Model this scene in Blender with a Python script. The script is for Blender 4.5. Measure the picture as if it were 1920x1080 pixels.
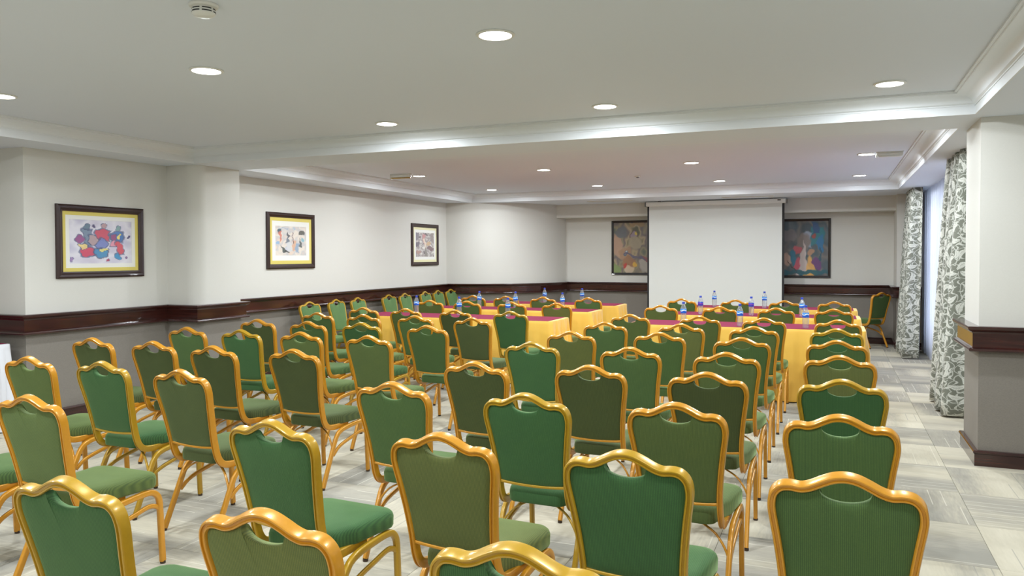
import bpy, bmesh, math, random
from mathutils import Vector, Matrix

random.seed(7)
SC = bpy.context.scene
COL = SC.collection
for o in list(bpy.data.objects):
    bpy.data.objects.remove(o, do_unlink=True)

# ------------------------------------------------------------------ camera
def R(d): return math.radians(d)
yaw, pit, roll = R(22.634), R(-1.2906), R(-0.1575)
fwd = Vector((-math.sin(yaw)*math.cos(pit), math.cos(yaw)*math.cos(pit), math.sin(pit)))
rgt = Vector((math.cos(yaw), math.sin(yaw), 0)); upv = rgt.cross(fwd)
rg2 = rgt*math.cos(roll) + upv*math.sin(roll); up2 = -rgt*math.sin(roll) + upv*math.cos(roll)
cd = bpy.data.cameras.new('camera'); cam = bpy.data.objects.new('camera', cd); COL.objects.link(cam)
M = Matrix((rg2, up2, -fwd)).transposed().to_4x4(); M.translation = (0, 0, 1.5)
cam.matrix_world = M
cd.sensor_width = 36; cd.lens = 1445.9/1920*36; cd.shift_y = -27.37/1920; cd.clip_start = .05
SC.camera = cam

# ------------------------------------------------------------------ world, exposure
W = bpy.data.worlds.new('overcast_sky'); SC.world = W; W.use_nodes = True
bg = W.node_tree.nodes['Background']; bg.inputs[0].default_value = (.84, .88, 1, 1); bg.inputs[1].default_value = 4.2
vs = SC.view_settings
SC.display_settings.display_device = 'sRGB'
vs.view_transform = 'Standard'; vs.look = 'None'; vs.gamma = 1; vs.use_curve_mapping = False
vs.exposure = 0.08
LAMP_W = 22.0            # watts of every recessed ceiling lamp: wide diffuse part
SPOT_W = 17.0            # and its reflector beam with a sharp cut-off
LAMP_SPREAD = 180
LAMP_CUT = 157
LAMP_COL = (.868, .945, 1.0)
LENS_GLOW = 14.0

# ------------------------------------------------------------------ room constants (metres)
ZS, ZC = 2.47, 2.617          # soffit underside, tray ceiling
DT, DB = .995, .815           # dado rail top and bottom
XL, YB = -6.58, 14.37         # left wall plane, back wall plane

# ------------------------------------------------------------------ materials
def lin(c):
    c = c/255.
    return c/12.92 if c <= .04045 else ((c+.055)/1.055)**2.4
def rgb(r, g, b): return (lin(r), lin(g), lin(b), 1)
class NT:
    def __init__(s, name):
        s.m = bpy.data.materials.new(name); s.m.use_nodes = True; s.t = s.m.node_tree
        s.p = s.t.nodes['Principled BSDF']; s.out = s.t.nodes['Material Output']
    def n(s, typ, **kw):
        nd = s.t.nodes.new(typ)
        for k, v in kw.items():
            if k.startswith('i_'):
                key = k[2:]; key = int(key) if key.isdigit() else key.replace('_', ' ')
                nd.inputs[key].default_value = v
            else: setattr(nd, k, v)
        return nd
    def l(s, a, b): s.t.links.new(a, b)
    def math(s, op, a, b=None, c=None):
        nd = s.t.nodes.new('ShaderNodeMath'); nd.operation = op
        for i, v in enumerate((a, b, c)):
            if v is None: continue
            if isinstance(v, (int, float)): nd.inputs[i].default_value = v
            else: s.l(v, nd.inputs[i])
        return nd.outputs[0]
    def mix(s, fac, a, b, bt='MIX'):
        nd = s.t.nodes.new('ShaderNodeMix'); nd.data_type = 'RGBA'; nd.blend_type = bt
        for i, v in ((0, fac), (6, a), (7, b)):
            if isinstance(v, (int, float, tuple)): nd.inputs[i].default_value = v
            else: s.l(v, nd.inputs[i])
        return nd.outputs[2]
    def bump(s, h, strength=.3, dist=.002):
        b = s.n('ShaderNodeBump'); b.inputs['Strength'].default_value = strength; b.inputs['Distance'].default_value = dist
        s.l(h, b.inputs['Height']); s.l(b.outputs[0], s.p.inputs['Normal'])
    def ramp(s, f, stops, interp='LINEAR'):
        r = s.n('ShaderNodeValToRGB'); r.color_ramp.interpolation = interp
        e = r.color_ramp.elements
        while len(e) < len(stops): e.new(.5)
        for el, (p, c) in zip(e, stops): el.position = p; el.color = c
        s.l(f, r.inputs[0]); return r.outputs[0]
def plain(name, col, rough=.5, metal=0, coat=0, spec=.5, noise=0, scale=30):
    a = NT(name); p = a.p
    p.inputs['Base Color'].default_value = col; p.inputs['Roughness'].default_value = rough
    p.inputs['Metallic'].default_value = metal; p.inputs['Coat Weight'].default_value = coat
    p.inputs['Specular IOR Level'].default_value = spec
    if noise:
        tc = a.n('ShaderNodeTexCoord'); nz = a.n('ShaderNodeTexNoise'); nz.inputs['Scale'].default_value = scale
        a.l(tc.outputs['Object'], nz.inputs['Vector'])
        d = tuple(c*(1-noise) for c in col[:3])+(1,)
        a.l(a.mix(nz.outputs[0], d, col), p.inputs['Base Color'])
    return a.m
def make_wallpaper():
    a = NT('wallpaper'); g = a.n('ShaderNodeNewGeometry'); s = a.n('ShaderNodeSeparateXYZ'); a.l(g.outputs['Position'], s.inputs[0])
    low = a.math('LESS_THAN', s.outputs[2], .9)
    mp = a.n('ShaderNodeMapping'); mp.inputs['Scale'].default_value = (120, 120, 420); a.l(g.outputs['Position'], mp.inputs[0])
    nz = a.n('ShaderNodeTexNoise'); nz.inputs['Scale'].default_value = 1; nz.inputs['Detail'].default_value = 3; a.l(mp.outputs[0], nz.inputs[0])
    up = a.mix(nz.outputs[0], rgb(206, 203, 195), rgb(215, 212, 205))
    lo = a.mix(nz.outputs[0], rgb(112, 106, 98), rgb(140, 133, 124))
    a.l(a.mix(low, up, lo), a.p.inputs['Base Color']); a.p.inputs['Roughness'].default_value = .75
    a.bump(nz.outputs[0], .12, .001)
    return a.m
def make_wood():
    a = NT('mahogany'); tc = a.n('ShaderNodeTexCoord'); mp = a.n('ShaderNodeMapping'); mp.inputs['Scale'].default_value = (1.5, 1.5, 26)
    a.l(tc.outputs['Object'], mp.inputs[0]); nz = a.n('ShaderNodeTexNoise'); nz.inputs['Scale'].default_value = 2; nz.inputs['Detail'].default_value = 6
    a.l(mp.outputs[0], nz.inputs[0])
    a.l(a.ramp(nz.outputs[0], [(.3, rgb(33, 13, 12)), (.7, rgb(66, 28, 22))]), a.p.inputs['Base Color'])
    a.p.inputs['Roughness'].default_value = .22; a.p.inputs['Coat Weight'].default_value = .5; a.p.inputs['Coat Roughness'].default_value = .12
    return a.m
def make_fabric():
    a = NT('ribbed_upholstery'); oi = a.n('ShaderNodeObjectInfo'); tc = a.n('ShaderNodeTexCoord')
    sx = a.n('ShaderNodeSeparateXYZ'); a.l(tc.outputs['Object'], sx.inputs[0])
    w = a.math('SINE', a.math('MULTIPLY', sx.outputs[0], 2*math.pi/.0052))
    w = a.math('MULTIPLY_ADD', w, .5, .5)
    nz = a.n('ShaderNodeTexNoise'); nz.inputs['Scale'].default_value = 9; nz.inputs['Detail'].default_value = 4; a.l(tc.outputs['Object'], nz.inputs[0])
    fine = a.n('ShaderNodeTexNoise'); fine.inputs['Scale'].default_value = 260; a.l(tc.outputs['Object'], fine.inputs[0])
    dark = a.mix(1.0, oi.outputs['Color'], (.66, .68, .66, 1), 'MULTIPLY')
    lite = a.mix(1.0, oi.outputs['Color'], (1.42, 1.3, 1.05, 1), 'MULTIPLY')
    f = a.math('MULTIPLY', w, a.math('MULTIPLY_ADD', fine.outputs[0], .9, .15))
    c = a.mix(f, dark, lite)
    c = a.mix(a.math('MULTIPLY_ADD', nz.outputs[0], 1.2, -.35), c, a.mix(1.0, c, (1.3, 1.2, 1.0, 1), 'MULTIPLY'))
    a.l(c, a.p.inputs['Base Color']); a.p.inputs['Roughness'].default_value = .8
    a.p.inputs['Sheen Weight'].default_value = .45; a.p.inputs['Sheen Roughness'].default_value = .45
    a.p.inputs['Sheen Tint'].default_value = (.55, .75, .35, 1)
    a.p.inputs['Specular IOR Level'].default_value = .25
    a.bump(w, .22, .001)
    return a.m
def make_gold():
    a = NT('gold_lacquer'); oi = a.n('ShaderNodeObjectInfo')
    tc = a.n('ShaderNodeTexCoord'); nz = a.n('ShaderNodeTexNoise'); nz.inputs['Scale'].default_value = 60; a.l(tc.outputs['Object'], nz.inputs[0])
    a.l(a.mix(nz.outputs[0], a.mix(1., oi.outputs['Color'], (.85, .82, .75, 1), 'MULTIPLY'), oi.outputs['Color']), a.p.inputs['Base Color'])
    a.p.inputs['Roughness'].default_value = .33; a.p.inputs['Metallic'].default_value = .15
    a.p.inputs['Coat Weight'].default_value = .35; a.p.inputs['Coat Roughness'].default_value = .15
    return a.m
TS, TX0, TY0 = .645, .74, 6.19
def make_carpet():
    a = NT('carpet'); g = a.n('ShaderNodeNewGeometry'); s = a.n('ShaderNodeSeparateXYZ'); a.l(g.outputs['Position'], s.inputs[0])
    u = a.math('DIVIDE', a.math('SUBTRACT', s.outputs[0], TX0), TS); v = a.math('DIVIDE', a.math('SUBTRACT', s.outputs[1], TY0), TS)
    iu = a.math('FLOOR', u); iv = a.math('FLOOR', v); fu = a.math('SUBTRACT', u, iu); fv = a.math('SUBTRACT', v, iv)
    par = a.math('ABSOLUTE', a.math('MODULO', a.math('ADD', iu, iv), 2.0)); par = a.math('GREATER_THAN', par, .5)
    cb = a.n('ShaderNodeCombineXYZ'); a.l(iu, cb.inputs[0]); a.l(iv, cb.inputs[1])
    wn = a.n('ShaderNodeTexWhiteNoise'); wn.noise_dimensions = '2D'; a.l(cb.outputs[0], wn.inputs['Vector'])
    sw = lambda x, y: a.math('ADD', a.math('MULTIPLY', x, par), a.math('MULTIPLY', y, a.math('SUBTRACT', 1.0, par)))
    al = sw(fv, fu); ac = sw(fu, fv)                                # along and across the pile direction of this tile
    rnd = a.math('MULTIPLY', wn.outputs['Value'], 37.)
    c1 = a.n('ShaderNodeCombineXYZ'); a.l(a.math('MULTIPLY', al, .25), c1.inputs[0]); a.l(a.math('MULTIPLY', ac, 1.7), c1.inputs[1]); a.l(rnd, c1.inputs[2])
    n1 = a.n('ShaderNodeTexNoise'); n1.inputs['Scale'].default_value = 1.0; n1.inputs['Detail'].default_value = 1.0; a.l(c1.outputs[0], n1.inputs[0])
    c2 = a.n('ShaderNodeCombineXYZ'); a.l(a.math('MULTIPLY', al, 7), c2.inputs[0]); a.l(a.math('MULTIPLY', ac, 46), c2.inputs[1]); a.l(rnd, c2.inputs[2])
    n2 = a.n('ShaderNodeTexNoise'); n2.inputs['Scale'].default_value = 1.0; n2.inputs['Detail'].default_value = 3.0; a.l(c2.outputs[0], n2.inputs[0])
    f = a.math('ADD', a.math('MULTIPLY', n1.outputs[0], 1.0), a.math('MULTIPLY', a.math('SUBTRACT', n2.outputs[0], .5), .24))
    f = a.math('ADD', f, a.math('MULTIPLY', a.math('SUBTRACT', wn.outputs['Value'], .5), .36))
    base = a.ramp(f, [(.28, rgb(148, 144, 134)), (.42, rgb(166, 160, 147)), (.57, rgb(190, 182, 163)), (.75, rgb(201, 193, 174))])
    # thin yarn lines running along the pile
    c3 = a.n('ShaderNodeCombineXYZ'); a.l(a.math('FLOOR', a.math('MULTIPLY', ac, 9.)), c3.inputs[0]); a.l(a.math('FLOOR', a.math('MULTIPLY', al, 2.)), c3.inputs[1]); a.l(rnd, c3.inputs[2])
    w3 = a.n('ShaderNodeTexWhiteNoise'); w3.noise_dimensions = '3D'; a.l(c3.outputs[0], w3.inputs['Vector'])
    fr = a.math('FRACT', a.math('MULTIPLY', ac, 9.))
    ln = a.math('MULTIPLY', a.math('LESS_THAN', a.math('ABSOLUTE', a.math('SUBTRACT', fr, .5)), .04), a.math('GREATER_THAN', w3.outputs['Value'], .55))
    lc = a.mix(a.math('GREATER_THAN', wn.outputs['Value'], .5), rgb(214, 208, 192), rgb(150, 147, 138))
    c = a.mix(a.math('MULTIPLY', ln, .6), base, lc)
    a.l(c, a.p.inputs['Base Color']); a.p.inputs['Roughness'].default_value = .95; a.p.inputs['Specular IOR Level'].default_value = .1
    a.bump(n2.outputs[0], .4, .002)
    return a.m
def make_curtain():
    a = NT('leaf_print_curtain'); uv = a.n('ShaderNodeUVMap')
    nz = a.n('ShaderNodeTexNoise'); nz.inputs['Scale'].default_value = 7; nz.inputs['Detail'].default_value = 1; a.l(uv.outputs[0], nz.inputs[0])
    vm = a.n('ShaderNodeVectorMath'); vm.operation = 'MULTIPLY_ADD'; a.l(nz.outputs[1], vm.inputs[0]); vm.inputs[1].default_value = (.06, .06, 0); a.l(uv.outputs[0], vm.inputs[2])
    def leaves(scale, L, Wd, bend, rib):
        vo = a.n('ShaderNodeTexVoronoi'); vo.voronoi_dimensions = '2D'; vo.inputs['Scale'].default_value = scale; vo.inputs['Randomness'].default_value = .8; a.l(vm.outputs[0], vo.inputs['Vector'])
        sb = a.n('ShaderNodeVectorMath'); sb.operation = 'SUBTRACT'; a.l(vm.outputs[0], sb.inputs[0]); a.l(vo.outputs['Position'], sb.inputs[1])
        sp = a.n('ShaderNodeSeparateXYZ'); a.l(sb.outputs[0], sp.inputs[0]); sc = a.n('ShaderNodeSeparateColor'); a.l(vo.outputs['Color'], sc.inputs[0])
        an = a.math('MULTIPLY', sc.outputs[0], 6.283); ca = a.math('COSINE', an); sa = a.math('SINE', an)
        x = a.math('MULTIPLY', a.math('ADD', a.math('MULTIPLY', sp.outputs[0], ca), a.math('MULTIPLY', sp.outputs[1], sa)), scale/L)
        y = a.math('MULTIPLY', a.math('SUBTRACT', a.math('MULTIPLY', sp.outputs[1], ca), a.math('MULTIPLY', sp.outputs[0], sa)), scale/L)
        x2 = a.math('MULTIPLY', x, x); yy = a.math('ABSOLUTE', a.math('ADD', y, a.math('MULTIPLY_ADD', x2, bend, -bend*.35)))
        wid = a.math('MULTIPLY', a.math('SUBTRACT', 1., x2), Wd)
        inside = a.math('LESS_THAN', yy, wid)
        vein = a.math('LESS_THAN', yy, rib)
        edge = a.math('MULTIPLY', a.math('GREATER_THAN', a.math('FRACT', a.math('MULTIPLY', a.math('ADD', x, yy), 4.)), .72), a.math('GREATER_THAN', yy, rib*2))
        cut = a.math('MAXIMUM', vein, a.math('MULTIPLY', edge, .55))
        return a.math('MULTIPLY', inside, a.math('SUBTRACT', 1., a.math('MULTIPLY', cut, .6))), vo
    l1, v1 = leaves(9.5, .56, .36, .55, .04)
    l2, v2 = leaves(19., .52, .26, .9, .0)
    ring = a.math('LESS_THAN', a.math('ABSOLUTE', a.math('SUBTRACT', v2.outputs['Distance'], .40)), .05)
    stem = a.math('LESS_THAN', a.math('ABSOLUTE', a.math('SUBTRACT', v1.outputs['Distance'], .54)), .025)
    m = a.math('MAXIMUM', a.math('MAXIMUM', l1, a.math('MULTIPLY', l2, .9)), a.math('MAXIMUM', a.math('MULTIPLY', ring, .0), a.math('MULTIPLY', stem, .7)))
    a.l(a.mix(m, rgb(112, 114, 102), rgb(202, 202, 193)), a.p.inputs['Base Color'])
    a.p.inputs['Roughness'].default_value = .7; a.p.inputs['Sheen Weight'].default_value = .2
    return a.m
def make_sheer():
    a = NT('sheer_voile'); t = a.n('ShaderNodeBsdfTranslucent'); t.inputs[0].default_value = (.85, .87, .95, 1)
    d = a.n('ShaderNodeBsdfDiffuse'); d.inputs[0].default_value = (.8, .82, .88, 1)
    tr = a.n('ShaderNodeBsdfTransparent')
    m1 = a.n('ShaderNodeMixShader'); m1.inputs[0].default_value = .4; a.l(t.outputs[0], m1.inputs[1]); a.l(d.outputs[0], m1.inputs[2])
    m2 = a.n('ShaderNodeMixShader'); m2.inputs[0].default_value = .18; a.l(m1.outputs[0], m2.inputs[1]); a.l(tr.outputs[0], m2.inputs[2])
    a.l(m2.outputs[0], a.out.inputs[0]); return a.m
def make_glass():
    a = NT('window_glass'); tr = a.n('ShaderNodeBsdfTransparent'); tr.inputs[0].default_value = (.93, .96, .97, 1)
    gl = a.n('ShaderNodeBsdfGlossy'); gl.inputs['Roughness'].default_value = .02
    fr = a.n('ShaderNodeFresnel'); mx = a.n('ShaderNodeMixShader'); a.l(fr.outputs[0], mx.inputs[0]); a.l(tr.outputs[0], mx.inputs[1]); a.l(gl.outputs[0], mx.inputs[2])
    a.l(mx.outputs[0], a.out.inputs[0]); return a.m
def make_bottle():
    a = NT('clear_bottle_plastic'); tr = a.n('ShaderNodeBsdfTransparent'); tr.inputs[0].default_value = (.93, .95, .97, 1)
    gl = a.n('ShaderNodeBsdfGlossy'); gl.inputs['Roughness'].default_value = .06
    lw = a.n('ShaderNodeLayerWeight'); lw.inputs[0].default_value = .45
    df = a.n('ShaderNodeBsdfDiffuse'); df.inputs[0].default_value = (.72, .76, .82, 1)
    m0 = a.n('ShaderNodeMixShader'); m0.inputs[0].default_value = .16; a.l(tr.outputs[0], m0.inputs[1]); a.l(df.outputs[0], m0.inputs[2])
    mx = a.n('ShaderNodeMixShader'); a.l(a.math('MULTIPLY_ADD', lw.outputs['Facing'], .6, .1), mx.inputs[0]); a.l(m0.outputs[0], mx.inputs[1]); a.l(gl.outputs[0], mx.inputs[2])
    a.l(mx.outputs[0], a.out.inputs[0]); return a.m
def make_cloth(name, c1, c2):
    a = NT(name); tc = a.n('ShaderNodeTexCoord'); nz = a.n('ShaderNodeTexNoise'); nz.inputs['Scale'].default_value = 3; nz.inputs['Detail'].default_value = 4
    a.l(tc.outputs['Object'], nz.inputs[0]); a.l(a.mix(nz.outputs[0], c1, c2), a.p.inputs['Base Color'])
    a.p.inputs['Roughness'].default_value = .55; a.p.inputs['Sheen Weight'].default_value = .3
    return a.m
def make_print():
    a = NT('printed_picture'); at = a.n('ShaderNodeAttribute'); at.attribute_name = 'paint'
    a.l(at.outputs[0], a.p.inputs['Base Color']); a.p.inputs['Roughness'].default_value = .5
    a.p.inputs['Coat Weight'].default_value = .6; a.p.inputs['Coat Roughness'].default_value = .04
    return a.m
def make_label(name, c1, c2, c3):
    a = NT(name); tc = a.n('ShaderNodeTexCoord'); s = a.n('ShaderNodeSeparateXYZ'); a.l(tc.outputs['Object'], s.inputs[0])
    wv = a.math('ADD', a.math('MULTIPLY', s.outputs[2], 18.), a.math('MULTIPLY', a.math('SINE', a.math('MULTIPLY', s.outputs[0], 110.)), .09))
    f = a.math('FRACT', wv)
    a.l(a.ramp(f, [(.0, c1), (.45, c2), (.62, c3)], 'CONSTANT'), a.p.inputs['Base Color']); a.p.inputs['Roughness'].default_value = .3
    return a.m
def make_emit(name, col, st):
    a = NT(name); a.p.inputs['Base Color'].default_value = (.8, .8, .8, 1)
    a.p.inputs['Emission Color'].default_value = col; a.p.inputs['Emission Strength'].default_value = st; return a.m

WALL = make_wallpaper(); WOOD = make_wood(); FAB = make_fabric(); GOLD = make_gold(); CARPET = make_carpet()
CEIL = plain('ceiling_paint', rgb(222, 227, 236), .7); TRIM = plain('cornice_paint', rgb(226, 228, 230), .38)
GLIDE = plain('brown_plastic', rgb(58, 40, 26), .5); CURT = make_curtain(); SHEER = make_sheer(); GLASS = make_glass(); BOTTLE = make_bottle()
YEL = make_cloth('yellow_satin', rgb(232, 178, 62), rgb(240, 192, 84)); MAR = plain('maroon_cloth', rgb(130, 40, 68), .9, spec=.15, noise=.12, scale=4)
WHITE_CLOTH = make_cloth('white_cloth', rgb(216, 216, 222), rgb(228, 228, 232))
CAP = plain('blue_cap', rgb(28, 58, 170), .35); LABB = make_label('blue_bottle_label', rgb(28, 88, 190), rgb(206, 222, 240), rgb(60, 140, 214))
LABP = make_label('purple_bottle_label', rgb(60, 50, 160), rgb(130, 40, 150), rgb(40, 70, 180))
SCREEN = plain('screen_fabric', rgb(210, 210, 204), .8); BLACK = plain('black_border', rgb(18, 17, 20), .6); PVC = plain('white_plastic', rgb(225, 224, 218), .35)
FRW = plain('dark_frame_wood', rgb(50, 23, 18), .35, coat=.2, noise=.4, scale=40); FRB = plain('black_frame_wood', rgb(30, 20, 17), .3, coat=.4)
MATY = plain('yellow_mat', rgb(216, 198, 104), .8); MATW = plain('white_mat', rgb(232, 230, 224), .8); PRINT = make_print()
LENS = make_emit('lamp_lens', (1, .98, .94, 1), LENS_GLOW); DARK = plain('dark_gap', rgb(30, 30, 28), .7)
ALU = plain('window_frame_aluminium', rgb(170, 172, 176), .35, metal=.6); STEEL = plain('grey_steel', rgb(120, 120, 120), .4, metal=.8)
OCHRE = plain('ochre_lens', rgb(176, 140, 60), .3); PLY = plain('table_board', rgb(150, 112, 70), .6); GREYG = plain('grey_plastic', rgb(120, 120, 118), .4)  # OCHRE: yellow-brown tint of the left emergency light's diffuser

# ------------------------------------------------------------------ mesh helpers
def link(name, me, m=None, parent=None, smooth=True):
    o = bpy.data.objects.new(name, me); COL.objects.link(o)
    if m is not None and not me.materials: me.materials.append(m)
    if parent is not None: o.parent = parent
    return o
def mesh(name, verts, faces, smooth=False, sharp=None):
    me = bpy.data.meshes.new(name); me.from_pydata([tuple(v) for v in verts], [], faces)
    bm = bmesh.new(); bm.from_mesh(me); bmesh.ops.recalc_face_normals(bm, faces=bm.faces); bm.to_mesh(me); bm.free()
    if smooth:
        me.polygons.foreach_set('use_smooth', [True]*len(me.polygons))
        if sharp: me.set_sharp_from_angle(angle=R(sharp))
    me.update(); return me
class MB:
    def __init__(s): s.v = []; s.f = []
    def add(s, v, f):
        n = len(s.v); s.v += [tuple(x) for x in v]; s.f += [tuple(i+n for i in q) for q in f]; return s
    def box(s, x0, x1, y0, y1, z0, z1):
        v = [(x, y, z) for z in (z0, z1) for y in (y0, y1) for x in (x0, x1)]
        return s.add(v, [(0, 2, 3, 1), (4, 5, 7, 6), (0, 1, 5, 4), (2, 6, 7, 3), (0, 4, 6, 2), (1, 3, 7, 5)])
    def lathe(s, prof, n=20, c=(0, 0, 0), caps=True):
        v = []; f = []
        for r, z in prof:
            for k in range(n):
                a = 2*math.pi*k/n; v.append((c[0]+r*math.cos(a), c[1]+r*math.sin(a), c[2]+z))
        for i in range(len(prof)-1):
            for k in range(n): f.append((i*n+k, i*n+(k+1) % n, (i+1)*n+(k+1) % n, (i+1)*n+k))
        if caps: f.append(tuple(range(n))); f.append(tuple((len(prof)-1)*n+k for k in range(n)))
        return s.add(v, f)
    def me(s, name, smooth=False, sharp=None): return mesh(name, s.v, s.f, smooth, sharp)
def bevel(me, w=.003, seg=2):
    bm = bmesh.new(); bm.from_mesh(me)
    bmesh.ops.bevel(bm, geom=list(bm.edges), offset=w, segments=seg, profile=.5, affect='EDGES', clamp_overlap=True)
    bm.to_mesh(me); bm.free(); me.polygons.foreach_set('use_smooth', [True]*len(me.polygons)); me.set_sharp_from_angle(angle=R(40)); return me
def catmull(P, n=6):
    P = [Vector(p) for p in P]; out = []
    for i in range(len(P)-1):
        p0 = P[i-1] if i else P[0]*2-P[1]; p1, p2 = P[i], P[i+1]; p3 = P[i+2] if i+2 < len(P) else P[-1]*2-P[-2]
        for k in range(n):
            t = k/n
            out.append(.5*((2*p1)+(p2-p0)*t+(2*p0-5*p1+4*p2-p3)*t*t+(3*p1-p0-3*p2+p3)*t**3))
    out.append(P[-1]); return out
def sweep(pts, prof, bin0, name, smooth=True, sharp=50):
    """profile (a,b): a along the binormal, b along the normal; rotation-minimising frames; capped"""
    pts = [Vector(p) for p in pts]; n = len(pts); m = len(prof); v = []; f = []
    T = [(pts[min(i+1, n-1)]-pts[max(i-1, 0)]).normalized() for i in range(n)]
    B = Vector(bin0); B = (B-T[0]*B.dot(T[0])).normalized()
    for i in range(n):
        if i: B = T[i-1].rotation_difference(T[i]) @ B; B = (B-T[i]*B.dot(T[i])).normalized()
        N = T[i].cross(B)
        for a, b in prof: v.append(pts[i]+B*a+N*b)
    for i in range(n-1):
        for k in range(m): f.append((i*m+k, i*m+(k+1) % m, (i+1)*m+(k+1) % m, (i+1)*m+k))
    f.append(tuple(range(m))); f.append(tuple((n-1)*m+k for k in range(m)))
    return mesh(name, v, f, smooth, sharp)
def rrect(w, h, r, n=2):
    out = []
    for cx, cy, a0 in ((w/2-r, h/2-r, 0), (-w/2+r, h/2-r, 90), (-w/2+r, -h/2+r, 180), (w/2-r, -h/2+r, 270)):
        for k in range(n+1):
            a = R(a0+90*k/n); out.append((cx+r*math.cos(a), cy+r*math.sin(a)))
    return out
def offset_path(P, d):
    """mitred offset of an open plan polyline towards its right-hand side"""
    out = []; n = len(P)
    for i in range(n):
        dirs = []
        if i: dirs.append((Vector(P[i])-Vector(P[i-1])).normalized())
        if i < n-1: dirs.append((Vector(P[i+1])-Vector(P[i])).normalized())
        ns = [Vector((q.y, -q.x)) for q in dirs]
        m = ns[0] if len(ns) == 1 else (ns[0]+ns[1])/(1+ns[0].dot(ns[1]))
        out.append(Vector(P[i])+m*d)
    return out
def rail(P, prof, name):
    P = [Vector(p) for p in P]; rings = [offset_path(P, d) for d, z in prof]; v = []; f = []; n = len(P)
    for (d, z), rg in zip(prof, rings):
        for p in rg: v.append((p.x, p.y, z))
    m = len(prof)
    for j in range(m):
        for i in range(n-1):
            a = j*n+i; b = ((j+1) % m)*n+i; f.append((a, a+1, b+1, b))
    f.append(tuple(j*n for j in range(m))); f.append(tuple(j*n+n-1 for j in range(m)))
    return mesh(name, v, f)
def tag(o, label=None, cat=None, group=None, kind=None):
    for k, x in (('label', label), ('category', cat), ('group', group), ('kind', kind)):
        if x: o[k] = x
    return o
def thing(name, label, cat, loc, rz=0, group=None):
    o = bpy.data.objects.new(name, None); COL.objects.link(o); o.location = loc; o.rotation_euler = (0, 0, rz); o.empty_display_size = .05
    return tag(o, label, cat, group)
def struct(name, me, m): return tag(link(name, me, m), kind='structure')
def copy_tree(o, parent=None):
    c = o.copy(); COL.objects.link(c)
    if parent is not None: c.parent = parent
    for ch in KIDS.get(o.name, ()): copy_tree(ch, c)
    return c
KIDS = {}
def index_kids(o):
    KIDS[o.name] = [c for c in bpy.data.objects if c.parent == o]
    for c in KIDS[o.name]: index_kids(c)

# ------------------------------------------------------------------ floor and carpet tiles
XW0, XW1, YW0 = -8.3, 1.9, -2.2
floor = struct('floor', MB().box(XW0-.2, XW1+.2, YW0-.2, YB+.2, -.2, -.006).me('floor'), plain('screed', rgb(120, 118, 112), .9))
g = .0009
tile_me = bevel(MB().box(g, TS-g, g, TS-g, -.006, 0).me('carpet_tile'), .0012, 1); tile_me.materials.append(CARPET)
near, rest = [], []
for i in range(-15, 3):
    for j in range(-14, 14):
        x, y = TX0+i*TS, TY0+j*TS
        if x+TS < XW0 or x > XW1 or y+TS < YW0 or y > YB: continue
        cx, cy = x+TS/2, y+TS/2
        dx, dz = cx*math.cos(yaw)+cy*math.sin(yaw), cy*math.cos(yaw)-cx*math.sin(yaw)
        ok = dz > 1.7 and abs(dx)/dz < .664+.6/dz and not (cx < XL and cy > 4.9) and not (cx > 1.5 and cy > 6.5)
        (near if ok else rest).append((dz, x, y))
near.sort(); rest += near[300:]; near = near[:300]
for dz, x, y in near:
    o = bpy.data.objects.new('carpet_tile', tile_me); COL.objects.link(o); o.parent = floor; o.location = (x, y, 0)
mb = MB()
for dz, x, y in rest: mb.box(x+g, x+TS-g, y+g, y+TS-g, -.006, 0)
tag(link('carpet_tile_field', mb.me('carpet_tile_field'), CARPET, floor), kind='stuff')

# ------------------------------------------------------------------ walls
RC = 1.73; CCX, CCY = XL, YB
arc = [(CCX+RC*math.sin(R(a)), CCY-RC*math.cos(R(a))) for a in range(0, 91, 5)]
PL = [(XW0, 4.62), (XL, 4.62), (XL, 6.2), (-6.17, 6.2), (-6.17, 6.84), (XL, 6.84)]      # left plan line, room on its right-hand side
PLW = [(XW0, 4.62), (XL, 4.62), (XL, 6.2)] + [(-6.17-.15+.15*math.sin(R(a)), 6.35-.15*math.cos(R(a))) for a in range(0, 91, 10)] + [(-6.17, 6.84), (XL, 6.84)]
PB = arc + [(.93, YB), (.93, 13.7), (1.45, 13.7)]
HT = ZC+.25
def prism(poly, z0, z1, mb):
    n = len(poly); v = [(p[0], p[1], z0) for p in poly]+[(p[0], p[1], z1) for p in poly]
    mb.add(v, [tuple(range(n)), tuple(range(n, 2*n))]+[(i, (i+1) % n, n+(i+1) % n, n+i) for i in range(n)]); return mb
struct('wall_left', prism(PLW+[(XL, CCY-RC), (XL-.5, CCY-RC), (XL-.5, 5.1), (XW0, 5.1)], -.1, HT, MB()).me('wall_left', True, 30), WALL)
struct('wall_alcove', MB().box(XW0-.2, XW0, YW0, 5.1, -.1, HT).me('wall_alcove'), WALL)
col_me = prism(arc+[(XL-.3, YB), (XL-.3, CCY-RC)], -.1, HT, MB()).me('wall_corner', True, 30)
struct('wall_corner', col_me, WALL)
mb = MB().box(-5.2, 1.7, YB, YB+.25, -.1, HT); mb.box(-5.0, .93, 13.97, YB, 2.225, HT); mb.box(.93, 1.7, 13.7, YB, -.1, HT)
struct('wall_back', mb.me('wall_back'), WALL)
PR = [(1.45, 6.95), (.955, 6.95), (.955, 6.32), (1.9, 6.32)]                             # right pillar, room on its right-hand side
mb = MB(); prism([(1.45, 6.95), (1.45, 8.9), (1.7, 8.9), (1.7, 7.0), (2.1, 7.0), (2.1, 6.32), (.955, 6.32), (.955, 6.95)], -.1, HT, mb)
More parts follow.
